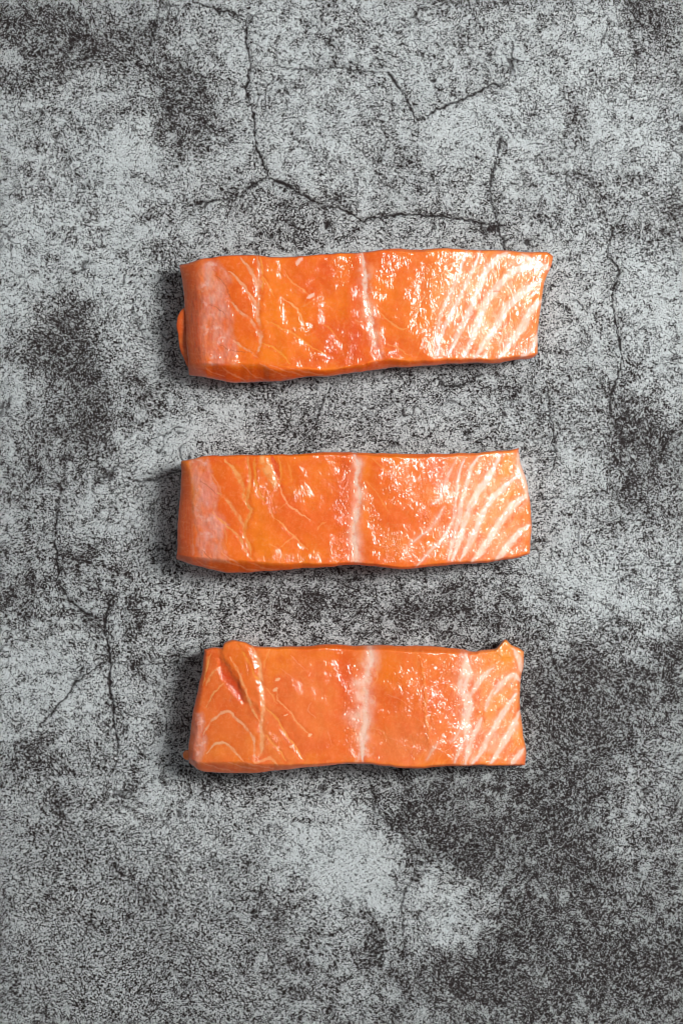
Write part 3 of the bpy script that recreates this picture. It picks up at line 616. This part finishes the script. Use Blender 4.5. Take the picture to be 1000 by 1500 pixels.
ST2 = [(R2((440,330),(480,300),(515,200),(560,110)),2.4,.35),(R2((330,530),(390,480),(440,440),(500,340)),2.4,.45),(R2((360,640),(430,560),(490,500),(545,400),(560,290),(575,170),(600,110)),3.0,.7),
 (R2((670,95),(632,150),(608,240),(585,320),(572,400),(550,480),(520,600)),4.2,.8),
 (R2((775,88),(725,185),(670,262),(630,330),(600,420),(575,500),(540,605)),6.4,.9),
 (R2((870,190),(830,212),(770,265),(712,332),(670,420),(622,520),(578,605)),6.2,.95),
 (R2((905,285),(852,320),(790,392),(735,470),(680,560),(635,612)),6.8,.95),
 (R2((915,430),(862,470),(808,535),(748,612)),6.2,.92),(R2((862,80),(868,150),(895,230),(905,300)),5,.7)]
for p, wd, a in ST2: F.stroke(p, wd, CREAM, a, .00015, 'fat_stripe', soft=.5, halo=.25)
F.stroke(R2((640,360),(680,340),(740,300)),1.6,(240,110,60),.4)
for a in [(502,680,10,12,.9,0),(503,710,8,10,.9,0),(503,740,8,12,.8,0),(500,790,10,26,.9,0),(500,820,14,6,.9,0),(545,750,7,30,1,-20),(555,780,7,20,.9,-20),(624,720,14,30,.9,-10),(632,770,12,22,.8,-20),(660,690,20,20,.7,0),
          (680,690,22,22,1,25),(690,740,26,50,1,25),(720,710,20,40,1,25),(740,760,34,40,1,25),(755,790,20,24,.9,25),(690,800,40,20,.8,0),(570,715,8,20,.6,-20),(575,800,20,20,.7,0),(640,745,30,12,.6,0),(600,700,40,26,.4,0),
          (388,725,7,16,.9,-25),(403,708,6,10,.9,0),(375,700,3,20,.7,0),(400,752,6,10,.8,0),(425,820,30,6,.6,0),(440,725,10,10,.4,0)]:
    F.sparkle(a[0], a[1], a[2] * 1.2, a[3] * 1.2, min(1, a[4] * 1.25), a[5])
for p in (L2((300,640),(350,660),(430,682)),L2((170,650),(230,675),(300,692)),L2((450,660),(520,685),(600,690)),L2((380,665),(440,690),(500,700))): F.late.append((p,1.8,(244,142,104),.55))
F.ragged.append(([(519,667),(524,679),(521,706),(525,724),(519,781),(522,820)],7))
F.build()

# ---- lowest fillet
L3 = zc(250, 920, .28); R3 = zc(510, 920, .28)
F = Fillet('lowest and shortest salmon fillet, folded bump upper left, pointed tip upper right',
    [(299,951),(312,949),(325,949),(329,942),(343,937.5),(358,941),(373,948),(396,948),(446,946.6),(488,944.6),(532,946),(566,946),(622,946.6),(667,950),(692,955),(706,952),(724,950),(732,944),(740,937),(748,944),(757,948),(767,954)],
    [(277,1117),(292,1128),(306,1131),(348,1133),(390,1130.6),(418,1127),(446,1124),(502,1119),(532,1119),(566,1121.6),(600,1125),(636,1124),(692,1121.6),(740,1122),(769,1121)],
    [(299,951),(297,976),(292,1004),(285,1032),(281,1054),(279,1077),(276,1095),(277,1117)],
    [(767,954),(766,976),(763,990),(761,1012),(762,1046),(766,1077),(770,1100),(769,1121)],
    [(265,20),(310,24),(380,25),(460,24),(510,22.5),(540,22),(570,23),(640,21.5),(690,18.5),(730,15.5),(770,10.5)],
    [(277,8),(300,16),(350,18),(390,12),(446,6),(502,3),(600,4),(700,2),(769,3)],
    [(299,2),(380,2),(440,5),(540,7),(622,11),(667,9),(700,4),(767,3)],
    [(951,3),(1004,8),(1040,10),(1120,14)], [(951,4),(1120,4)], 303)
F.ground_colour((240,116,74), (244,130,76), (230,98,58))
F.sidecol = (220,84,54); F.sidelight = (246,142,106)
F.blob(480,960,60,14,(244,126,40),.6); F.blob(505,1000,18,60,(230,82,26),.7); F.blob(500,1085,18,34,(240,108,30),.7); F.blob(565,980,22,26,(246,126,26),.8); F.blob(560,1050,14,40,(242,108,36),.6)
F.blob(450,1040,60,50,(242,120,76),.6); F.blob(600,1090,60,26,(240,128,86),.7); F.blob(640,1020,30,40,(236,98,50),.6); F.blob(612,985,50,26,(246,124,44),.5); F.blob(705,1000,14,26,(246,120,36),.7); F.blob(730,1030,44,80,(249,156,90),.65)
F.blob(335,1060,36,26,(238,120,70),.6); F.blob(320,1100,40,20,(242,130,74),.6); F.blob(315,1020,24,24,(234,104,62),.6); F.blob(350,975,26,26,(244,126,48),.8); F.blob(385,985,12,30,(238,112,50),.5); F.blob(745,955,20,14,(250,160,60),.8)
F.blob(755,1080,16,26,(248,150,70),.6); F.blob(530,965,6,10,(246,150,100),.4)
F.zone(L3((250,150),(300,195),(350,265),(382,340),(385,395),(350,360),(300,300),(265,235)), (214,60,30),.85,5,.2,dz=-.0007)
F.zone([(326,944),(343,930),(362,943),(373,965),(380,1000),(387,1030),(383,1046),(366,1030),(347,1000),(331,976),(323,955)], (241,116,58),.5,6,0,'flesh_fold',dz=.0005)
F.zone([(722,952),(730,944),(740,930),(750,944),(757,952),(748,964),(732,964)], (247,146,86),.5,4.5,0,'flesh_tag',dz=.0004)
F.zone(L3((130,440),(170,445),(180,560),(195,640),(150,720),(95,690),(115,600),(118,500)), SILVER,.85,4,.4,'membrane')
F.zone(L3((120,380),(165,110),(215,120),(160,300),(150,430)), (222,96,58),.6,4,.2)
F.stroke(L3((425,95),(462,190),(470,285),(482,400),(474,500),(478,600),(462,680)),5.0,(250,170,120),.85,-.0007,'fat_seam',halo=.2)
F.stroke(L3((345,85),(400,150),(435,235),(468,290)),3.0,(250,152,76),.8,-.0003,'fat_seam')
F.stroke(L3((310,150),(370,270),(420,400),(465,495)),3.4,(250,164,110),.85,.0002,'fat_seam')
F.stroke(L3((215,125),(190,190),(168,300)),2.2,(248,156,96),.8,-.0002,'fat_seam')
F.stroke(L3((262,200),(215,240),(185,300)),2.6,(249,160,104),.8,-.0002,'fat_seam'); F.stroke(L3((285,285),(225,345),(180,412)),2.6,(249,160,104),.85,-.0003,'fat_seam')
F.stroke(L3((170,560),(195,520),(240,462),(300,436),(350,480),(400,530),(435,590),(440,690)),3.4,(250,176,132),.9,-.0004,'fat_seam')
F.stroke(L3((185,655),(230,612),(285,600),(330,640),(385,705)),3.2,(251,182,134),.9,-.0003,'fat_seam')
F.stroke(L3((520,110),(492,170),(490,210)),3,(249,150,90),.7,-.0003); F.stroke(L3((430,690),(440,705),(500,690),(530,680),(560,720)),3.6,(250,172,120),.6,.0002)
F.stroke(L3((485,300),(530,350),(560,400)),2,(248,156,98),.6,-.0002); F.stroke(L3((555,330),(562,385),(620,430),(655,485),(740,572)),2.2,(249,160,106),.75,-.0002)
F.stroke(L3((488,405),(560,480),(590,540),(640,600),(672,660),(695,695)),2.4,(249,156,90),.8,-.0003); F.stroke(L3((495,555),(550,620),(605,695)),2.2,(249,156,90),.7,-.0003)
F.stroke(L3((625,140),(700,212)),1.4,(247,150,110),.5); F.stroke(L3((570,215),(650,270),(690,330)),1.4,(247,150,110),.4); F.stroke(L3((725,250),(732,228)),1.6,(250,180,140),.6)
F.stroke(L3((735,390),(720,430),(760,470)),1.4,(247,150,110),.5); F.stroke(L3((820,540),(840,610)),1.4,(247,150,110),.4)
for a, b in ((558,270),(602,456),(548,322),(632,618),(728,562)): F.stroke(L3((a-8,b+5),(a+9,b-4)),3.6,(252,196,150),.85,.0003,taper=.6)
F.stroke(R3((115,92),(120,170),(92,280),(85,380),(90,470),(75,560),(72,650),(75,700)),6.6,CREAM,.85,-.0006,'fat_seam',halo=.4)
F.blob(543,962,10,18,(253,210,192),.7); F.blob(528,1002,12,9,(253,210,192),.8); F.blob(530,1020,12,8,(253,210,192),.7); F.blob(522,1048,15,8,(253,210,192),.75,-15); F.blob(534,1080,9,8,(253,210,192),.8); F.blob(520,1060,12,6,(246,176,150),.5); F.blob(535,1045,9,14,(253,210,192),.6)
F.stroke(R3((85,390),(0,480)),2.6,(247,170,140),.5); F.stroke(R3((90,300),(30,320),(0,350)),2.6,(247,170,140),.5); F.stroke(R3((110,350),(140,360),(130,400)),1.6,(247,160,110),.5)
F.stroke(R3((150,180),(150,260),(120,310)),2.0,(247,150,100),.6); F.stroke(R3((120,520),(180,550),(210,600)),1.6,(247,150,100),.5); F.stroke(R3((200,570),(280,600),(350,640)),1.4,(246,150,110),.4)
F.stroke(R3((180,340),(280,380),(340,430)),1.2,(246,150,110),.35); F.stroke(R3((340,460),(420,510),(480,500)),1.2,(246,150,110),.3)
F.stroke(R3((380,170),(400,300),(405,420),(410,500),(420,600)),3,(247,150,90),.45,.0006)
ST3 = [(R3((615,135),(618,220),(600,300),(628,380),(618,460),(622,560),(618,610)),9.5,.92),(R3((745,215),(700,260),(665,310),(640,350)),5,.8),(R3((790,280),(745,350),(715,430)),3.6,.65),
 (R3((895,275),(865,248),(840,255),(800,295),(765,345)),5,.8),(R3((695,470),(655,560),(625,640),(610,710)),4.8,.8),(R3((878,345),(825,418),(772,505),(730,580),(690,655),(648,712)),5.4,.92),
 (R3((898,435),(850,530),(800,620),(745,705)),6.2,.92),(R3((915,630),(880,675),(850,715)),5.2,.85),(R3((610,580),(580,640),(555,705)),3.4,.6),(R3((600,510),(560,570),(530,600)),2.4,.4),(R3((410,690),(440,640),(470,600)),2.2,.35),
 (R3((865,110),(892,165),(902,225)),4,.8)]
for p, wd, a in ST3: F.stroke(p, wd, CREAM, a, .00012, 'fat_stripe', soft=.5, halo=.25)
F.blob(722,1085,11,14,(248,176,140),.8)
F.stroke(R3((845,285),(856,298)),1.4,(60,40,40),.8)
for a in [(384,1062,6,10,.9,0),(372,1112,10,4,.9,0),(320,987,5,6,.9,-30),(342,1022,5,8,.9,0),(363,985,3,12,.7,-15),(372,950,5,8,.9,0),(516,1070,10,30,1,0),(514,1000,8,30,.5,0),(395,1085,10,12,.8,0),(410,1092,6,14,.7,0),
          (620,970,6,14,.8,-15),(624,1015,6,30,.9,0),(626,1060,6,34,.8,0),(655,980,16,14,.7,0),(600,1040,6,10,.7,-20),(656,1035,14,6,.8,0),(660,1075,10,10,.8,0),(650,1095,10,6,.7,0),(715,965,24,18,1,0),(700,1010,22,40,.9,25),(715,1060,22,40,.95,25),
          (745,1090,18,30,.9,25),(740,985,18,16,.8,0),(700,1105,40,12,.8,0),(680,960,12,22,.7,0),(562,1080,6,14,.5,0),(590,1000,30,26,.35,0),(530,1080,8,8,.6,0),(495,955,6,4,.8,0)]:
    F.sparkle(a[0], a[1], a[2] * 1.2, a[3] * 1.2, min(1, a[4] * 1.25), a[5])
for p in (L3((300,700),(370,725),(450,735)),L3((160,700),(240,730),(330,745)),L3((390,705),(470,725),(540,735))): F.late.append((p,1.8,(244,146,108),.55))
for a in [(700,1000,30,46,.7,25),(740,1050,26,50,.75,25),(655,1005,26,40,.5,0),(575,1040,30,40,.3,0),(610,1090,50,20,.4,0),(510,1040,10,60,.5,0),(420,1000,30,30,.25,0),(350,1000,14,30,.4,0)]: F.sparkle(*a)
F.ragged.append(([(542,946),(538,980),(534,1026),(532,1090),(531,1118)],12)); F.ragged.append(([(681,958),(680,1000),(684,1045),(683,1090)],7))
F.build()
F.lump('flesh_tag', [(284,1104),(275,1106),(268,1107)], [9,8,5], 9, 8, .7, (238,124,70), (246,160,120), .15, label='small rounded orange nub at the lower left corner')
